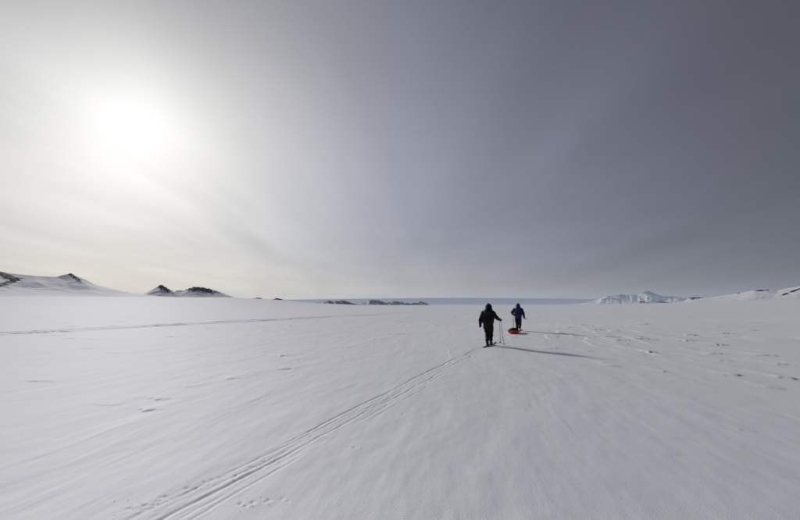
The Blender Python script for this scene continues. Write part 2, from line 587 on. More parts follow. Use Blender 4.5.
def build_ground():
    rad = [0.0, 0.6, 1.2, 1.7, 2.1, 2.4]
    r = 2.5
    while r < 46500.0:
        rad.append(r)
        r *= 1 + (0.0047 if r < 12 else 0.0058 if r < 100 else 0.022 if r < 300 else 0.03 if r < 2500 else 0.07)
    rad = np.array(rad)
    az = np.concatenate([np.arange(-57.0, 57.0, 0.095), np.arange(57.0, 303.0, 1.5)])
    az = np.radians(az)
    nr, na = len(rad), len(az)
    A, B = np.meshgrid(az, rad)
    X = B * np.sin(A); Y = B * np.cos(A)
    x = X.ravel(); y = Y.ravel()
    h = ground_h(x, y)
    h = near_detail(x, y, h)
    h[:na] = h[:na].mean()
    V = np.column_stack([x, y, h])
    i = np.arange(nr - 1)[:, None] * na
    j = np.arange(na)[None, :]
    j2 = (j + 1) % na
    F = np.stack([i + j, i + j2, i + na + j2, i + na + j], axis=-1).reshape(-1, 4)
    F = F[:, ::-1]
    c = V[F].mean(axis=1)
    m1, m2 = track_mask(c[:, 0], c[:, 1])
    m2 = m2 & ~m1
    # collapse of the first ring would leave doubled points: drop the ring of zero-area faces
    first = np.zeros(len(F), bool); first[:na] = True
    rest = ~(m1 | m2) & ~first
    # small cap under the camera
    tag(link('snow_plain', grid_mesh(V, F[rest | first]), M_SNOW), kind='structure')
    tag(link('ski_track', grid_mesh(V, F[m1]), M_SNOW), kind='structure')
    tag(link('snowmobile_track', grid_mesh(V, F[m2]), M_SNOW), kind='structure')


build_ground()


def gz(x, y):
    a = np.array([float(x)]); b = np.array([float(y)])
    return float(near_detail(a, b, ground_h(a, b))[0])


# ================================================================== hills
def px2x(px, D):
    return (px - 400.0) / 420.0 * D * math.cos(PITCH)


def py2z(py, D):
    b = (260.0 - py) / 420.0
    return CAM_H + D * (math.sin(PITCH) + b * math.cos(PITCH)) / (math.cos(PITCH) - b * math.sin(PITCH))


def aim(px, py):
    """direction (right, ahead, up) in which a point of the photograph lies"""
    a = (px - 400.0) / 420.0
    b = (260.0 - py) / 420.0
    return np.array([a, math.cos(PITCH) - b * math.sin(PITCH), math.sin(PITCH) + b * math.cos(PITCH)])


def build_hill(name, D, ridge, front, back, res, rocks, seed, spur=0.12, mats=(M_HILL, M_ROCK), wig=0.10, prof=1.6,
               rock_rough=0.5, rel=1.0, rock_name='rock_outcrop', grain=5.0, crest_spur=0.10, ares=None):
    """A ridge square to the line of sight at distance D. ridge: surveyed points of its crest; rocks: outcrops
    (centre, half sizes, lean, raggedness) on the crest or on the near face."""
    mid = 0.5 * (ridge[0][0] + ridge[-1][0])
    er = aim(mid, 305.0); er[2] = 0; er /= np.linalg.norm(er)
    et = np.array([er[1], -er[0], 0.0])
    ts, zs = [], []
    for p in ridge:
        v = aim(*p)
        v = v * D / float(v @ er)
        ts.append(float(v @ et)); zs.append(CAM_H + v[2])
    ts = np.array(ts); zs = np.array(zs)
    x = np.arange(ts[0], ts[-1], res)
    n = np.concatenate([np.arange(-front, back * 0.15, ares or res), np.arange(back * 0.15, back, (ares or res) * 4)])
    X, N = np.meshgrid(x, n)
    drift = wig * front * fbm(X / front * 1.6, N / front * 1.6, 3, seed) * np.clip(np.abs(N) / (0.3 * front), 0, 1)
    S = np.interp(X + drift, ts, zs)
    foot = er * (D - front)
    base = ground_far(foot[0] + et[0] * X, foot[1] + et[1] * X) - 0.4 - 0.0004 * D
    fr = np.clip(1 + N / front, 0, 1)
    bk = np.clip(1 - N / back, 0, 1)
    P = np.where(N < 0, fr ** prof, bk * bk * (3 - 2 * bk))
    hgt = np.maximum(S - base, 0)
    Z = base + hgt * P
    off = np.clip(np.abs(N) / (0.35 * front), 0, 1)
    rg = ridged(X / (0.42 * front) + 0.35 * fbm(X / front, N / front, 2, seed + 2), N / (1.1 * front), 5, seed + 3)
    Z = Z + spur * hgt * (rg - 0.45) * (crest_spur + off) * np.clip(P * 1.6, 0, 1)
    Z = Z + 0.02 * rel * hgt * fbm(X / (0.08 * front), N / (0.08 * front), 4, seed + 9) * np.clip(P * 2, 0, 1)
    px_w = er[0] * (D + N) + et[0] * X
    py_w = er[1] * (D + N) + et[1] * X
    rk = []
    if rocks:
        apx = 400 + 420 * px_w / (py_w * math.cos(PITCH) + (Z - CAM_H) * math.sin(PITCH))
        apy = 260 - 420 * ((Z - CAM_H) * math.cos(PITCH) - py_w * math.sin(PITCH)) / (py_w * math.cos(PITCH) + (Z - CAM_H) * math.sin(PITCH))
        wob = fbm(X / (grain * res), Z / (grain * 0.6 * res) + N / (2.2 * grain * res), 4, seed + 20, 0.6)
        for (cx, cy, hw, hh, lean, jag) in rocks:
            dx = apx - cx; dy = apy - cy - lean * (apx - cx)
            q = 1 - np.sqrt((dx / hw) ** 2 + (dy / hh) ** 2) + jag * wob * 1.6
            q = np.where(N > back * 0.10, -1, q)
            rk.append(q)
        for q, r_ in zip(rk, rocks):
            lift = np.clip(q * 1.6, 0, 1) * rock_rough * r_[3] * D / 420.0
            Z = Z + lift * (0.15 + 0.85 * np.abs(fbm(X / (2.2 * grain * res * 0.4), N / (2.2 * grain * res * 0.4), 4, seed + 40, 0.6)))
    ny, nx = X.shape
    V = np.column_stack([px_w.ravel(), py_w.ravel(), Z.ravel()])
    i = np.arange(ny - 1)[:, None] * nx; j = np.arange(nx - 1)[None, :]
    F = np.stack([i + j, i + j + 1, i + nx + j + 1, i + nx + j], axis=-1).reshape(-1, 4)
    left = np.ones(len(F), bool)
    parts = []
    for q in rk:
        fq = q.ravel()[F].mean(axis=1)
        m = (fq > 0.10) & left
        left &= ~m
        parts.append(m)
    o = link(name, grid_mesh(V, F[left]), mats[0])
    tag(o, kind='structure')
    for m in parts:
        if m.sum() > 3:
            link(rock_name, grid_mesh(V, F[m]), mats[1], parent=o, smooth=False)
    return o


# the snow dome at the far left, outcrops on it
build_hill('snow_hill', 2300.0,
           [(-190, 290), (-120, 272), (-60, 268), (-20, 269.5), (0, 271.5), (18, 274), (40, 276.2), (57, 276.6), (63, 274.8), (70, 273.6), (74, 275.4), (82, 281.8),
            (99, 287), (120, 292.5), (150, 297), (185, 304)],
           1150, 700, 4.0,
           [(5, 275.6, 17, 2.9, 0.42, 0.5), (10, 282.2, 13, 2.2, -0.30, 0.55), (74, 277.0, 8.0, 2.3, 0.72, 0.45)], 5, spur=0.30, grain=3.0, wig=0.12, ares=5.0)
# pointed peak right of it, then a low rocky crest
build_hill('snowy_peak', 1900.0,
           [(128, 301), (145, 293.6), (152, 290), (158, 286.5), (161.5, 285.0), (165, 287), (172, 290.5), (180, 295.2), (190, 299)],
           270, 300, 1.35, [(161.5, 287.0, 3.6, 2.4, 0.10, 0.8), (166.8, 290.0, 4.4, 1.9, 0.45, 0.8)], 11, spur=0.16, grain=5.0, ares=2.2)
build_hill('rocky_crest', 2020.0,
           [(164, 298), (176, 290.8), (184, 290.4), (190, 288.2), (198, 286.8), (204, 287.6), (212, 289.8), (217, 290.8), (224, 293.6), (233, 297), (246, 301)],
           280, 300, 1.4, [(195.0, 289.4, 9.0, 1.9, 0.0, 0.9), (207, 290.8, 9.0, 1.8, 0.22, 0.9), (178, 291.0, 5, 0.5, 0.0, 0.4)], 23, spur=0.16, grain=5.0, ares=2.2)
# the snowy rise on the right
build_hill('snow_ridge', 1200.0,
           [(672, 304), (690, 300.6), (700, 298.4), (716, 296.8), (732, 294.4), (738, 293.2), (748, 291.2), (755, 290.0), (765, 289.8), (776, 290.4),
            (788, 288.4), (800, 286.4), (830, 283), (870, 281), (920, 286), (960, 300)],
           230, 320, 2.0,
           [(738.5, 293.4, 1.8, 0.9, 0.0, 0.3), (762, 290.6, 8.5, 0.75, -0.02, 0.5), (797, 289.8, 11, 1.0, -0.36, 0.5), (785, 294.4, 5, 0.7, -0.36, 0.5), (764, 297.0, 5, 0.35, -0.5, 0.5)],
           37, spur=0.14, grain=3.0)
# rocky hills in the middle distance
build_hill('rocky_hill', 7000.0,
           [(300, 306), (310, 303.6), (317, 302.6), (321, 303.2), (329, 300.7), (334, 302.4), (341, 300.9), (346, 301.4), (352, 303.2), (359, 305.8), (364, 308)],
           330, 400, 3.6, [(318, 303.4, 6, 0.7, 0.0, 1.2), (329, 302.2, 6, 1.3, 0.0, 1.5), (345, 303.0, 12, 1.9, 0.16, 1.5)], 41, spur=0.6,
           mats=(M_HILL, M_ROCK_FAR), grain=8.0, crest_spur=0.25)
build_hill('rocky_hill', 9500.0,
           [(345, 307), (355, 303.2), (362, 303.4), (369, 301.2), (374, 299.1), (379, 300.9), (385, 303.4), (392, 302.2), (397, 300.9), (402, 303.2), (412, 303.6),
            (420, 301.6), (427, 303.4), (434, 305.3), (440, 307)],
           460, 500, 4.8, [(373, 301.6, 8, 1.8, 0.0, 1.6), (384, 304.0, 8, 1.2, 0.0, 1.6), (398, 302.8, 7, 1.3, 0, 1.6), (409, 304.2, 8, 1.0, 0, 1.6), (421, 303.2, 9, 1.4, 0, 1.6)],
           43, spur=0.6, mats=(M_HILL, M_ROCK_FAR), grain=8.0, crest_spur=0.25)
# the far blue massif
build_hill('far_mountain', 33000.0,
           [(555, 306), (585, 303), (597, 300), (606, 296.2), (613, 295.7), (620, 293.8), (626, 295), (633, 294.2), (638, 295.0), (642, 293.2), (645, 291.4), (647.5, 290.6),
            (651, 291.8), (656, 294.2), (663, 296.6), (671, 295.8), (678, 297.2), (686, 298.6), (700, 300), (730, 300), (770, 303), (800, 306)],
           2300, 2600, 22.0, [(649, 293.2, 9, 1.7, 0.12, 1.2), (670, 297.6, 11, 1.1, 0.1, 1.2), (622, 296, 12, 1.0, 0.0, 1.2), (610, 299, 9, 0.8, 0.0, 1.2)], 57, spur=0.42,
           mats=(M_HILL, M_ROCK_HAZE_TINT), grain=9.0, crest_spur=0.05, rock_rough=0.08, prof=1.2)
# low rock strips in front of the massif
build_hill('rocky_hill', 8000.0,
           [(628, 306), (634, 303), (640, 301.3), (650, 301.8), (662, 301.4), (672, 303), (684, 301), (690, 297.8), (699, 296.8), (706, 298), (716, 301), (724, 306)],
           260, 300, 4.0, [(641, 301.9, 5, 0.6, 0, 0.7), (660, 302.0, 7, 0.5, 0, 0.7), (694, 298.3, 7, 1.0, 0.05, 0.9)], 61, spur=0.3, mats=(M_HILL, M_ROCK_FAR))
# the long level ice plateau on the horizon
build_hill('ice_plateau', 43000.0,
           [(120, 303), (230, 300.5), (290, 299.6), (350, 298.8), (420, 298.0), (470, 297.7), (520, 298.2), (560, 298.6), (600, 299.4), (660, 300.5), (760, 302), (860, 306)],
           1800, 3000, 90.0, [], 71, spur=0.10)


# two small outcrops where the left rise meets the sky
def crag(name, px, wpx, hpx, D, seed, label, count=1):
    xs = px2x(px, D); w = wpx * D / 420.0; hh = hpx * D / 420.0
    z0 = float(ground_h(np.array([xs]), np.array([D]), False)[0])
    n = 40
    X, Yv = np.meshgrid(np.linspace(-1, 1, n * 2), np.linspace(-1, 1, n))
    e = np.clip(1 - np.sqrt(X ** 2 + Yv ** 2), 0, 1) ** 0.4
    prof = 0.55 + 0.7 * (fbm(X * 3.1 + seed, Yv * 2, 4, seed) + 0.3)
    Z = z0 - 0.25 * hh + e * hh * 1.5 * np.clip(prof, 0.05, 2)
    V = np.column_stack([(xs + X * w).ravel(), (D + Yv * w * 0.7).ravel(), Z.ravel()])
    i = np.arange(n - 1)[:, None] * (2 * n); j = np.arange(2 * n - 1)[None, :]
    F = np.stack([i + j, i + j + 1, i + 2 * n + j + 1, i + 2 * n + j], axis=-1).reshape(-1, 4)
    o = link(name, grid_mesh(V, F), M_ROCK, smooth=False)
    tag(o, label, 'rock', 'bare rocks on the snow rise')


crag('rock_outcrop', 257, 5.5, 0.9, 800.0, 3, 'left of two small dark rocks on the snow skyline beyond the rocky crest')
crag('rock_outcrop', 276.5, 6.5, 1.0, 810.0, 8, 'right of two small dark rocks on the snow skyline beyond the rocky crest')


# ================================================================== haze
def haze_box():
    me = bpy.data.meshes.new('haze')
    bm = bmesh.new()
    bmesh.ops.create_cube(bm, size=1.0)
    zb, zt = -20.0, 1100.0
    for v_ in bm.verts:
        v_.co = Vector((v_.co.x * 96000, v_.co.y * 96000, zb if v_.co.z < 0 else zt))
    bm.to_mesh(me); bm.free()
    m = bpy.data.materials.new('haze')
    m.use_nodes = True
    t = m.node_tree
    t.nodes.clear()
    out = t.nodes.new('ShaderNodeOutputMaterial')
    v_ = t.nodes.new('ShaderNodeVolumePrincipled')
    v_.inputs['Color'].default_value = (0.70, 0.83, 1.0, 1)
    v_.inputs['Density'].default_value = 2.0e-5
    v_.inputs['Anisotropy'].default_value = 0.2
    t.links.new(v_.outputs[0], out.inputs['Volume'])
    o = link('haze', me, m, smooth=False)
    tag(o, kind='stuff')


haze_box()

# ================================================================== people and gear
M_BLACK = mk_mat('black_shell', (0.006, 0.006, 0.008), 0.65, 0.3, 30, 0.3, 0.3, 0.01)
M_BLUE = mk_mat('blue_shell', (0.016, 0.020, 0.13), 0.6, 0.35, 30, 0.25, 0.3, 0.01)
M_NAVY = mk_mat('navy_shell', (0.010, 0.012, 0.035), 0.6, 0.3, 30, 0.3, 0.3, 0.01)
M_TROUS = mk_mat('trousers', (0.006, 0.006, 0.007), 0.7, 0.25, 30, 0.3, 0.3, 0.01)
M_GLOVE = mk_mat('glove_leather', (0.015, 0.014, 0.013), 0.6, 0.3, 60, 0.3, 0.3, 0.004)
M_BOOT = mk_mat('boot', (0.02, 0.02, 0.021), 0.55, 0.4, 50, 0.3, 0.2, 0.004)
M_SKIN = mk_mat('skin', (0.52, 0.33, 0.25), 0.5, 0.4, 20, 0.08, 0.1, 0.002)
M_HAIR = mk_mat('hair', (0.03, 0.02, 0.014), 0.6, 0.3, 90, 0.3, 0.3, 0.004)
M_SKI = mk_mat('ski_top', (0.055, 0.045, 0.03), 0.35, 0.5, 12, 0.3, 0.05, 0.002)
M_METAL = mk_mat('pole_alloy', (0.17, 0.17, 0.18), 0.35, 0.5, 30, 0.15, 0.05, 0.001, metal=0.8)
M_PLASTIC = mk_mat('black_plastic', (0.02, 0.02, 0.02), 0.45, 0.5, 30, 0.2, 0.05, 0.001)
M_SLED = mk_mat('orange_sled', (0.72, 0.075, 0.015), 0.42, 0.5, 6, 0.15, 0.1, 0.003)
M_BAG = mk_mat('dark_bag', (0.035, 0.012, 0.012), 0.7, 0.3, 30, 0.3, 0.4, 0.01)
M_BAG2 = mk_mat('black_bag', (0.014, 0.014, 0.016), 0.7, 0.3, 30, 0.3, 0.4, 0.01)
M_WEB = mk_mat('webbing', (0.02, 0.02, 0.022), 0.8, 0.2, 80, 0.3, 0.2, 0.002)


def capsule(bm, p0, r0, p1, r1, flat=(1, 1, 1), seg=14, rings=4):
    """a rounded cone between two points"""
    p0 = Vector(p0); p1 = Vector(p1)
    ax = p1 - p0
    L = ax.length
    q = ax.to_track_quat('Z', 'Y') if L > 1e-6 else Matrix.Identity(3).to_quaternion()
    prof = []
    for i in range(rings + 1):
        a = -math.pi / 2 + (math.pi / 2) * i / rings
        prof.append((max(r0 * math.cos(a), 1e-4), r0 * math.sin(a)))
    for i in range(rings + 1):
        a = (math.pi / 2) * i / rings
        prof.append((max(r1 * math.cos(a), 1e-4), L + r1 * math.sin(a)))
    rows = []
    for (rr, zz) in prof:
        row = []
        for k in range(seg):
            t_ = 2 * math.pi * k / seg
            v_ = q @ Vector((rr * math.cos(t_), rr * math.sin(t_), zz))
            v_ = Vector((v_.x * flat[0], v_.y * flat[1], v_.z * flat[2])) if flat != (1, 1, 1) else v_
            row.append(bm.verts.new(p0 + v_))
        rows.append(row)
    for a, b in zip(rows[:-1], rows[1:]):
        for k in range(seg):
            bm.faces.new((a[k], a[(k + 1) % seg], b[(k + 1) % seg], b[k]))
    bm.faces.new(rows[0][::-1])
    bm.faces.new(rows[-1])


def ell(bm, c, r):
    """an ellipsoid"""
    mm = Matrix.Translation(c) @ Matrix.Diagonal((r[0], r[1], r[2], 1))
    bmesh.ops.create_uvsphere(bm, u_segments=20, v_segments=12, radius=1.0, matrix=mm)


def fuse(name, build, voxel, smooth_it, mat, parent, wrinkle=0.0, wscale=12.0, seed=0):
    """fuse overlapping shapes into one continuous skin"""
    bm = bmesh.new()
    build(bm)
    bmesh.ops.recalc_face_normals(bm, faces=bm.faces)
    me = bpy.data.meshes.new('tmp')
    bm.to_mesh(me); bm.free()
    o = bpy.data.objects.new('tmp', me)
    COL.objects.link(o)
    md = o.modifiers.new('r', 'REMESH'); md.mode = 'VOXEL'; md.voxel_size = voxel
    if smooth_it:
        sm = o.modifiers.new('s', 'SMOOTH'); sm.factor = 0.5; sm.iterations = smooth_it
    dg = bpy.context.evaluated_depsgraph_get()
    res = bpy.data.meshes.new_from_object(o.evaluated_get(dg))
    bpy.data.objects.remove(o)
    bpy.data.meshes.remove(me)
    if wrinkle:
        nv = len(res.vertices)
        co = np.empty(nv * 3, np.float32); res.vertices.foreach_get('co', co); co = co.reshape(-1, 3).astype(float)
        no = np.empty(nv * 3, np.float32); res.vertex_normals.foreach_get('vector', no); no = no.reshape(-1, 3)
        w = fbm(co[:, 0] * wscale + co[:, 1] * wscale * 0.7, co[:, 2] * wscale * 1.5 + co[:, 1] * wscale * 0.3, 3, seed)
        co = co + no * (w * wrinkle)[:, None]
        res.vertices.foreach_set('co', co.astype(np.float32).ravel())
        res.update()
    return link(name, res, mat, parent)


def chain(bm, pts):
    for (a, ra), (b, rb) in zip(pts[:-1], pts[1:]):
        capsule(bm, a, ra, b, rb)


def lerp(a, b, t_):
    return tuple(a[i] + (b[i] - a[i]) * t_ for i in range(3))


def glove(name, wrist, hand_dir, side, grip_pt, parent, mat):
    """palm, four unequal fingers curled round the grip and a thumb that leaves the side of the palm"""
    w = Vector(wrist)
    f = Vector(hand_dir).normalized()
    up = Vector((0, 0, 1))
    lat = f.cross(up)
    if lat.length < 0.1:
        lat = Vector((side, 0, 0))
    lat.normalize()
    pal = lat.cross(f).normalized()          # back of the hand side
    if pal.y < 0:
        pal = -pal

    def b(bm):
        c = w + f * 0.055
        for k in (-0.030, -0.010, 0.010, 0.030):
            capsule(bm, w + lat * k * 0.7, 0.024, w + f * 0.085 + lat * k, 0.021)
        capsule(bm, w - f * 0.05, 0.042, w, 0.036)
        lens = (0.060, 0.072, 0.068, 0.052)
        for i, k in enumerate((-0.033, -0.011, 0.011, 0.033)):
            p = w + f * 0.09 + lat * k
            a = p + f * lens[i] * 0.45 + pal * 0.012
            bb = a + f * lens[i] * 0.10 + pal * lens[i] * 0.50
            cc = bb - f * lens[i] * 0.35 + pal * 0.012
            chain(bm, [(p, 0.0125), (a, 0.0115), (bb, 0.0105), (cc, 0.0095)])
        t0 = w + f * 0.025 - lat * 0.035 * side
        t1 = t0 + f * 0.030 - lat * 0.022 * side + pal * 0.012
        t2 = t1 + f * 0.030 + pal * 0.022 + lat * 0.006 * side
        chain(bm, [(t0, 0.016), (t1, 0.0135), (t2, 0.011)])
    return fuse(name, b, 0.006, 2, mat, parent)


def boot(parent, ankle, heel_lift=0.0):
    x, y, z = ankle

    def b(bm):
        capsule(bm, (x, y, z + 0.16), 0.072, (x, y - 0.005, z - 0.01), 0.062)
        capsule(bm, (x, y - 0.05, z - 0.045 + heel_lift * 0.3), 0.046, (x, y + 0.17, z - 0.055), 0.040, flat=(1, 1, 1))
        capsule(bm, (x - 0.012, y + 0.05, z - 0.03), 0.048, (x + 0.004, y + 0.15, z - 0.05), 0.046)
    return fuse('boot', b, 0.010, 2, M_BOOT, parent)


def person(loc, rz, pose, mats, label, bulk=1.0):
    """pose: joints in metres, x right, y ahead, z up"""
    root = empty('person', loc, rz)
    tag(root, label, 'person', 'skiers crossing the snow')
    J = pose
    nk, hd = J['neck'], J['head']

    # the body itself: one continuous figure
    def body(bm):
        ell(bm, Vector(hd), (0.078, 0.098, 0.118))
        ell(bm, Vector(hd) + Vector((0, 0.035, -0.055)), (0.055, 0.062, 0.062))     # jaw
        capsule(bm, Vector(hd) + Vector((0, 0.095, 0.01)), 0.010, Vector(hd) + Vector((0, 0.118, -0.022)), 0.015)   # nose
        for s_ in (-1, 1):
            ell(bm, Vector(hd) + Vector((0.080 * s_, -0.005, -0.01)), (0.012, 0.026, 0.034))                       # ears
            ell(bm, Vector(hd) + Vector((0.032 * s_, 0.082, 0.012)), (0.017, 0.014, 0.012))                        # eyes
        capsule(bm, Vector(hd) + Vector((-0.022, 0.098, -0.06)), 0.009, Vector(hd) + Vector((0.022, 0.098, -0.06)), 0.009)  # mouth
        capsule(bm, nk, 0.06, Vector(hd) + Vector((0, -0.01, -0.07)), 0.055)
        ch = J['chest']; pv = J['pelvis']
        ell(bm, Vector(ch), (0.17, 0.115, 0.20))
        ell(bm, Vector(pv), (0.155, 0.11, 0.12))
        capsule(bm, ch, 0.13, pv, 0.125)
        for s_ in ('L', 'R'):
            chain(bm, [(ch, 0.09), (J['sh' + s_], 0.065), (J['el' + s_], 0.045), (J['wr' + s_], 0.032)])
            chain(bm, [(J['hip' + s_], 0.095), (J['kn' + s_], 0.062), (J['an' + s_], 0.045)])
    fuse('body', body, 0.012, 3, M_SKIN, root)

    # insulated jacket with skirt and sleeves
    def jacket(bm):
        ch = J['chest']; pv = J['pelvis']
        ell(bm, Vector(ch) + Vector((0, 0, 0.02)), (0.25 * bulk, 0.18, 0.25))
        ell(bm, Vector(ch) + Vector((0, -0.02, -0.16)), (0.245 * bulk, 0.19, 0.25))
        ell(bm, Vector(pv) + Vector((0, 0, 0.10)), (0.235 * bulk, 0.18, 0.22))
        hem = J['hem']
        for a in range(16):
            t_ = 2 * math.pi * a / 16
            capsule(bm, Vector(pv) + Vector((0.13 * math.cos(t_), 0.10 * math.sin(t_), 0.1)), 0.07,
                    (pv[0] + 0.185 * bulk * math.cos(t_), pv[1] + 0.135 * math.sin(t_), hem), 0.030, seg=8, rings=2)
        capsule(bm, ch, 0.14, nk, 0.105)
        for s_ in ('L', 'R'):
            sh = J['sh' + s_]
            capsule(bm, lerp(nk, sh, 0.35), 0.11, sh, 0.105)
    fuse('jacket', jacket, 0.014, 4, mats['jacket'], root, 0.022, 9, 3)
    for s_ in ('L', 'R'):
        def sleeve(bm, s_=s_):
            sh = J['sh' + s_]
            mid = lerp(J['el' + s_], J['wr' + s_], 0.5)
            chain(bm, [(sh, 0.112), (lerp(sh, J['el' + s_], 0.5), 0.098), (J['el' + s_], 0.086), (mid, 0.076), (lerp(J['el' + s_], J['wr' + s_], 0.95), 0.064)])
        fuse('sleeve', sleeve, 0.012, 4, mats['sleeve'], root, 0.025, 13, 5)

    # deep pointed hood
    def hood(bm):
        h = Vector(hd)
        ell(bm, h + Vector((0, -0.025, 0.0)), (0.135 * bulk, 0.140, 0.155))
        capsule(bm, h + Vector((0, -0.06, 0.06)), 0.085, h + Vector((0, -0.075, J['peak'])), 0.045)
        capsule(bm, h + Vector((0, -0.05, -0.04)), 0.132 * bulk, Vector(nk) + Vector((0, -0.05, -0.03)), 0.18 * bulk)
        for s_ in (-1, 1):
            capsule(bm, h + Vector((0.085 * s_, -0.02, -0.06)), 0.07, Vector(nk) + Vector((0.12 * s_, -0.02, -0.07)), 0.09)
        # ruff round the face
        for a in range(18):
            t0 = 2 * math.pi * a / 18; t1 = 2 * math.pi * (a + 1) / 18
            capsule(bm, h + Vector((0.105 * math.cos(t0), 0.075, 0.135 * math.sin(t0))), 0.024,
                    h + Vector((0.105 * math.cos(t1), 0.075, 0.135 * math.sin(t1))), 0.024, seg=8, rings=2)
    fuse('hood', hood, 0.012, 3, mats['hood'], root, 0.015, 12, 7)

    # padded trousers
    def trousers(bm):
        pv = J['pelvis']
        ell(bm, Vector(pv) + Vector((0, 0, 0.02)), (0.175, 0.14, 0.15))
        for s_ in ('L', 'R'):
            an = J['an' + s_]
            chain(bm, [(J['hip' + s_], 0.125), (lerp(J['hip' + s_], J['kn' + s_], 0.5), 0.118), (J['kn' + s_], 0.102),
                       (lerp(J['kn' + s_], an, 0.5), 0.084), ((an[0], an[1], an[2] + 0.09), 0.078)])
    fuse('trousers', trousers, 0.013, 3, mats['trousers'], root, 0.025, 12, 9)
    for s_, sg in (('L', -1), ('R', 1)):
        boot(root, J['an' + s_])
        hv = Vector(J['wr' + s_]) - Vector(J['el' + s_])
        glove('glove', J['wr' + s_], hv, sg, None, root, M_GLOVE)
    return root


def tube_mesh(pts, radii, seg=10):
    bm = bmesh.new()
    P = [Vector(p) for p in pts]
    rows = []
    for i, p in enumerate(P):
        t_ = (P[min(i + 1, len(P) - 1)] - P[max(i - 1, 0)]).normalized()
        q = t_.to_track_quat('Z', 'Y')
        rows.append([bm.verts.new(p + q @ Vector((radii[i] * math.cos(2 * math.pi * k / seg), radii[i] * math.sin(2 * math.pi * k / seg), 0))) for k in range(seg)])
    for a, b in zip(rows[:-1], rows[1:]):
        for k in range(seg):
            bm.faces.new((a[k], a[(k + 1) % seg], b[(k + 1) % seg], b[k]))
    bm.faces.new(rows[0][::-1]); bm.faces.new(rows[-1])
    me = bpy.data.meshes.new('t'); bm.to_mesh(me); bm.free()
    return me


def local_to_world(root, p):
    c, s = math.cos(root.rotation_euler.z), math.sin(root.rotation_euler.z)
    l = root.location
    return Vector((l.x + c * p[0] - s * p[1], l.y + s * p[0] + c * p[1], l.z + p[2]))


def ski_pole(grip, tip, label):
    """from the top of the grip to the spike, both in world metres"""
    g_ = Vector(grip); t_ = Vector(tip)
    root = empty('ski_pole', t_)
    tag(root, label, 'ski pole', 'ski poles in use')
    a = g_ - t_
    L = a.length
    u = a.normalized()
    link('shaft', tube_mesh([u * 0.05, u * 0.5 * L, u * (L - 0.14)], [0.0075, 0.009, 0.0095]), M_METAL, root)
    link('grip', tube_mesh([u * (L - 0.15), u * (L - 0.13), u * (L - 0.08), u * (L - 0.02), u * L], [0.012, 0.017, 0.015, 0.019, 0.011]), M_PLASTIC, root)
    link('spike', tube_mesh([u * -0.02, u * 0.03, u * 0.06], [0.002, 0.005, 0.009]), M_METAL, root)
    q = u.to_track_quat('Z', 'Y')
    bm = bmesh.new()
    for k in range(16):                                          # ring of the basket and its webs
        t0 = 2 * math.pi * k / 16; t1 = 2 * math.pi * (k + 1) / 16
        capsule(bm, u * 0.085 + q @ Vector((0.05 * math.cos(t0), 0.05 * math.sin(t0), 0)), 0.006,
                u * 0.085 + q @ Vector((0.05 * math.cos(t1), 0.05 * math.sin(t1), 0)), 0.006, seg=6, rings=1)
    for k in range(4):
        t0 = math.pi * k / 2
        capsule(bm, u * 0.095, 0.008, u * 0.085 + q @ Vector((0.05 * math.cos(t0), 0.05 * math.sin(t0), 0)), 0.005, seg=6, rings=1)
    me = bpy.data.meshes.new('b'); bm.to_mesh(me); bm.free()
    link('basket', me, M_PLASTIC, root)
    sx_ = q @ Vector((1, 0, 0))
    link('strap', tube_mesh([u * (L - 0.03), u * (L - 0.05) + sx_ * 0.035, u * (L - 0.11) + sx_ * 0.05, u * (L - 0.14) + sx_ * 0.03, u * (L - 0.10) + sx_ * 0.012],
                            [0.004] * 5, 6), M_WEB, root)
    return root


def ski(loc, rz, label, slope=0.0):
    root = empty('ski', loc, rz)
    root.rotation_euler = (slope, 0, rz)
    tag(root, label, 'ski', 'touring skis')
    # plank: y from -0.85 to 1.1 with an upturned tip
    ys = np.concatenate([np.linspace(-0.85, 0.75, 18), np.linspace(0.80, 1.12, 12)])
    bm = bmesh.new()
    rows = []
    for yv in ys:
        tt = (yv + 0.85) / 1.97
        wd = 0.036 + 0.010 * abs(2 * tt - 0.95) ** 2
        if yv > 0.95:
            wd *= max(0.15, 1 - ((yv - 0.95) / 0.17) ** 2 * 0.9)
        if yv < -0.80:
            wd *= 0.85
        z = 0.004 + (0.22 * max(0, yv - 0.74) ** 1.6)
        th = 0.016 - 0.008 * abs(2 * tt - 1)
        rows.append([bm.verts.new((-wd, yv, z)), bm.verts.new((wd, yv, z)), bm.verts.new((wd * 0.93, yv, z + th)), bm.verts.new((-wd * 0.93, yv, z + th))])
    for a, b in zip(rows[:-1], rows[1:]):
        for k in range(4):
            bm.faces.new((a[k], a[(k + 1) % 4], b[(k + 1) % 4], b[k]))
    bm.faces.new(rows[0][::-1]); bm.faces.new(rows[-1])
    bmesh.ops.recalc_face_normals(bm, faces=bm.faces)
    me = bpy.data.meshes.new('s'); bm.to_mesh(me); bm.free()
    link('plank', me, M_SKI, root, smooth=False)
    bm = bmesh.new()
    for (c, s_) in (((0, 0.15, 0.032), (0.075, 0.10, 0.022)), ((0, -0.02, 0.026), (0.055, 0.16, 0.010)), ((0, -0.13, 0.030), (0.06, 0.05, 0.018))):
        r_ = bmesh.ops.create_cube(bm, size=1.0)
        for v_ in r_['verts']:
            v_.co = Vector((c[0] + v_.co.x * s_[0], c[1] + v_.co.y * s_[1], c[2] + v_.co.z * s_[2]))
    for s_ in (-1, 1):
        capsule(bm, (0.036 * s_, 0.12, 0.035), 0.007, (0.036 * s_, 0.19, 0.055), 0.006, seg=6, rings=2)
    bmesh.ops.bevel(bm, geom=list(bm.edges), offset=0.002, segments=1, affect='EDGES')
    me = bpy.data.meshes.new('b'); bm.to_mesh(me); bm.free()
    link('binding', me, M_PLASTIC, root, smooth=False)
    return root


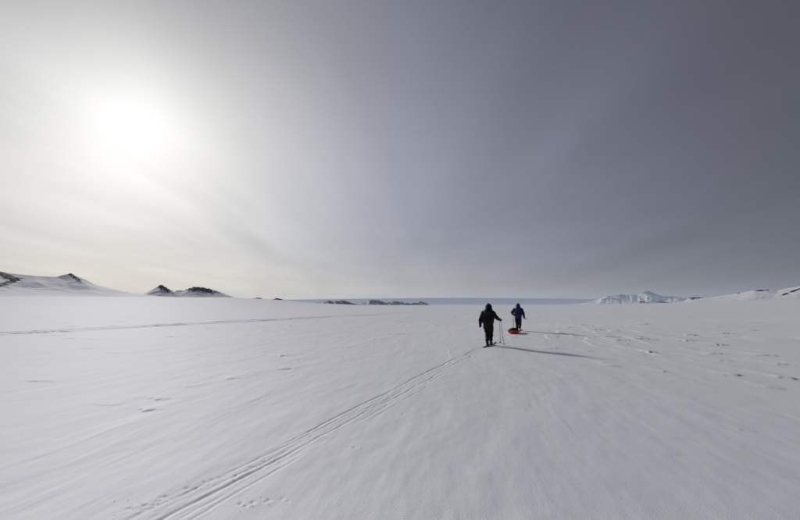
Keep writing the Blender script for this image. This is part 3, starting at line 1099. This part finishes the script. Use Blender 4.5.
# ---- near skier, all in black, left arm hanging, right arm out with the poles
z1 = gz(*TR0) + 0.005
pose1 = dict(
    head=(0.01, 0.05, 1.605), neck=(0.0, 0.0, 1.435), chest=(-0.01, -0.01, 1.24), pelvis=(-0.01, -0.02, 0.92), hem=0.71, peak=0.145,
    shL=(-0.205, -0.01, 1.36), elL=(-0.325, -0.05, 1.09), wrL=(-0.355, 0.02, 0.86),
    shR=(0.195, -0.01, 1.36), elR=(0.325, 0.06, 1.175), wrR=(0.425, 0.20, 1.085),
    hipL=(-0.075, -0.02, 0.86), knL=(-0.055, 0.02, 0.48), anL=(-0.042, -0.14, 0.13),
    hipR=(0.075, -0.01, 0.86), knR=(0.052, 0.16, 0.48), anR=(0.046, 0.20, 0.13))
black = dict(jacket=M_BLACK, sleeve=M_BLACK, hood=M_BLACK, trousers=M_TROUS)
person1 = person((TR0[0], TR0[1], z1), -HEAD, pose1, black, 'nearer skier dressed all in black with pointed hood, seen from behind', 1.08)
hip = person1


def on_ground(root, lx, ly):
    p = local_to_world(root, (lx, ly, 0))
    return (p.x, p.y, gz(p.x, p.y))


ski(local_to_world(person1, (-0.046, -0.12, 0.0)), -HEAD, 'left ski under the skier in black')
ski(local_to_world(person1, (0.050, 0.22, 0.0)), -HEAD, 'right ski under the skier in black')
t_a = on_ground(person1, 0.60, 0.18)
t_b = on_ground(person1, 0.34, 0.78)
ski_pole(local_to_world(person1, (0.455, 0.245, 1.16)), (t_a[0], t_a[1], t_a[2] + 0.0), 'outer ski pole in the right hand of the skier in black')
ski_pole(local_to_world(person1, (0.435, 0.265, 1.14)), (t_b[0], t_b[1], t_b[2] + 0.0), 'inner ski pole in the right hand of the skier in black, planted ahead')

# ---- far skier in a blue jacket with dark sleeves, hauling the sled
z2 = gz(*P2) + 0.005
pose2 = dict(
    head=(0.0, 0.06, 1.575), neck=(0.0, 0.01, 1.405), chest=(0.0, 0.0, 1.22), pelvis=(0.0, -0.02, 0.93), hem=0.80, peak=0.145,
    shL=(-0.21, 0.0, 1.34), elL=(-0.375, -0.02, 1.16), wrL=(-0.325, 0.14, 1.02),
    shR=(0.21, 0.0, 1.34), elR=(0.335, -0.06, 1.09), wrR=(0.36, 0.0, 0.88),
    hipL=(-0.085, -0.02, 0.86), knL=(-0.095, 0.10, 0.48), anL=(-0.095, 0.08, 0.13),
    hipR=(0.085, -0.01, 0.86), knR=(0.095, 0.0, 0.48), anR=(0.095, -0.14, 0.13))
blue = dict(jacket=M_BLUE, sleeve=M_NAVY, hood=M_BLUE, trousers=M_TROUS)
person2 = person((P2[0], P2[1], z2), -HEAD, pose2, blue, 'farther skier in a blue jacket with dark sleeves, walking ahead of the orange sled')
ring = [(0.232 * math.cos(2 * math.pi * k / 24), -0.015 + 0.185 * math.sin(2 * math.pi * k / 24), 1.0) for k in range(25)]
link('harness_belt', tube_mesh(ring, [0.022] * 25, 6), M_WEB, person2)
ski(local_to_world(person2, (-0.095, 0.10, 0.0)), -HEAD, 'left ski under the skier in the blue jacket')
ski(local_to_world(person2, (0.095, -0.12, 0.0)), -HEAD, 'right ski under the skier in the blue jacket')
t_c = on_ground(person2, -0.50, 0.75)
ski_pole(local_to_world(person2, (-0.315, 0.205, 1.09)), t_c, 'planted ski pole in the left hand of the skier in blue')
ski_pole(local_to_world(person2, (0.345, 0.12, 0.83)), local_to_world(person2, (0.60, -0.98, 0.80)), 'ski pole trailing level from the right hand of the skier in blue')

# ---- sled
SC = P2 - HV * 1.95
zs_ = (gz(*(SC - HV * 0.6)) + gz(*(SC + HV * 0.6))) / 2
sled = empty('sled', (SC[0], SC[1], zs_ + 0.004), -HEAD)
tag(sled, 'orange red hauling sled loaded with dark bags, behind the skier in blue', 'sled')


def sled_hull():
    bm = bmesh.new()
    rows = []
    for i in range(25):
        v_ = -0.78 + 1.56 * i / 24
        t_ = v_ / 0.78
        wid = 0.29 * (1 - 0.55 * max(0, t_ - 0.35) ** 2 / 0.42) * (1 - 0.12 * max(0, -t_ - 0.7) / 0.3)
        fl = 0.012 + 0.16 * max(0, t_ - 0.55) ** 2 / 0.2 + 0.05 * max(0, -t_ - 0.8) / 0.2
        top = 0.185 + 0.06 * max(0, t_ - 0.3)
        row = []
        for (a, b) in ((-1.06, 1.0), (-1.0, 1.0), (-0.96, 0.6), (-0.88, 0.2), (-0.72, 0.02), (-0.45, 0.0), (-0.42, 0.06), (0.42, 0.06), (0.45, 0.0), (0.72, 0.02),
                       (0.88, 0.2), (0.96, 0.6), (1.0, 1.0), (1.06, 1.0)):
            row.append(bm.verts.new((a * wid, v_, fl + (max(top, fl + 0.05) - fl) * b)))
        rows.append(row)
    for a, b in zip(rows[:-1], rows[1:]):
        for k in range(len(a) - 1):
            bm.faces.new((a[k], a[k + 1], b[k + 1], b[k]))
    bm.faces.new(rows[0]); bm.faces.new(rows[-1][::-1])
    bmesh.ops.recalc_face_normals(bm, faces=bm.faces)
    me = bpy.data.meshes.new('h'); bm.to_mesh(me); bm.free()
    o = link('hull', me, M_SLED, sled)
    md = o.modifiers.new('thick', 'SOLIDIFY'); md.thickness = 0.008; md.offset = 1
    return o


sled_hull()


def sled_pt(t_, s_):
    v_ = 0.78 * t_
    wid = 0.29 * (1 - 0.55 * max(0, t_ - 0.35) ** 2 / 0.42) * (1 - 0.12 * max(0, -t_ - 0.7) / 0.3)
    fl = 0.012 + 0.16 * max(0, t_ - 0.55) ** 2 / 0.2 + 0.05 * max(0, -t_ - 0.8) / 0.2
    return (1.05 * wid * s_, v_, max(0.185 + 0.06 * max(0, t_ - 0.3), fl + 0.05) + 0.004)


for s_ in (-1, 1):
    link('side_rail', tube_mesh([sled_pt(-0.99 + 1.98 * k / 16, s_) for k in range(17)], [0.014] * 17, 8), M_SLED, sled)
    link('tow_shaft', tube_mesh([(0.14 * s_, 0.74, 0.24), (0.17 * s_, 1.1, 0.42), (0.21 * s_, 1.5, 0.72), (0.235 * s_, 1.93, 0.985)], [0.013] * 4, 8), M_PLASTIC, sled)


def bag(name, c, half, mat, label, straps):
    root = empty(name, local_to_world(sled, (c[0], c[1], c[2] - half[2])), -HEAD)
    tag(root, label, 'bag')

    def b(bm):
        for sx_ in (-1, 1):
            for k in range(7):
                yy = half[1] * (-0.82 + 1.64 * k / 6)
                capsule(bm, (sx_ * half[0] * 0.45, yy, half[2] * 0.85), half[2] * 0.8, (sx_ * half[0] * 0.25, yy, half[2] * 1.15), half[2] * 0.8)
    o = fuse('fabric_shell', b, 0.014, 5, mat, root, 0.03, 8, 17)
    for yy in straps:
        pts = [(half[0] * 1.02 * math.cos(a), yy, half[2] * (0.95 + 1.04 * math.sin(a))) for a in np.linspace(-0.6, math.pi + 0.6, 18)]
        link('strap', tube_mesh(pts, [0.011] * 18, 6), M_WEB, root)
    return root


bag('duffel_bag', (0.0, -0.36, 0.185), (0.225, 0.33, 0.135), M_BAG2, 'black duffel bag lashed on the rear of the orange sled', (-0.16, 0.14))
bag('duffel_bag', (0.0, 0.24, 0.165), (0.205, 0.27, 0.115), M_BAG, 'dark red brown duffel bag lashed on the front of the orange sled', (0.0,))


# ---- crumbs of loose snow thrown up beside the track
def crumbs():
    rng = np.random.RandomState(9)
    pos = []
    for (hx, hy) in POLES:
        for k in range(5):
            pos.append((hx + rng.normal(0, 0.11), hy + rng.normal(0, 0.08), rng.uniform(0.002, 0.0045)))
    for k in range(90):
        p = TR0 + HV * rng.uniform(-15.5, -0.5) + HN * rng.normal(0.02, 0.28)
        pos.append((p[0], p[1], rng.uniform(0.002, 0.005)))
    pos = np.array(pos)
    zz = near_detail(pos[:, 0].copy(), pos[:, 1].copy(), ground_h(pos[:, 0], pos[:, 1]))
    bm = bmesh.new()
    for (x, y, s), z in zip(pos, zz):
        mm = Matrix.Translation((x, y, z + s * 0.2)) @ Matrix.Rotation(rng.uniform(0, 6.28), 4, 'Z') @ Matrix.Diagonal((s, s * rng.uniform(0.6, 1.2), s * rng.uniform(0.5, 0.9), 1))
        r_ = bmesh.ops.create_icosphere(bm, subdivisions=1, radius=1.0, matrix=mm)
        for v_ in r_['verts']:
            v_.co += Vector(rng.normal(0, s * 0.15, 3))
    me = bpy.data.meshes.new('c'); bm.to_mesh(me); bm.free()
    o = link('snow_crumbs', me, M_SNOW)
    tag(o, 'small crumbs of loose snow scattered along the ski track', 'snow', kind='stuff')


crumbs()
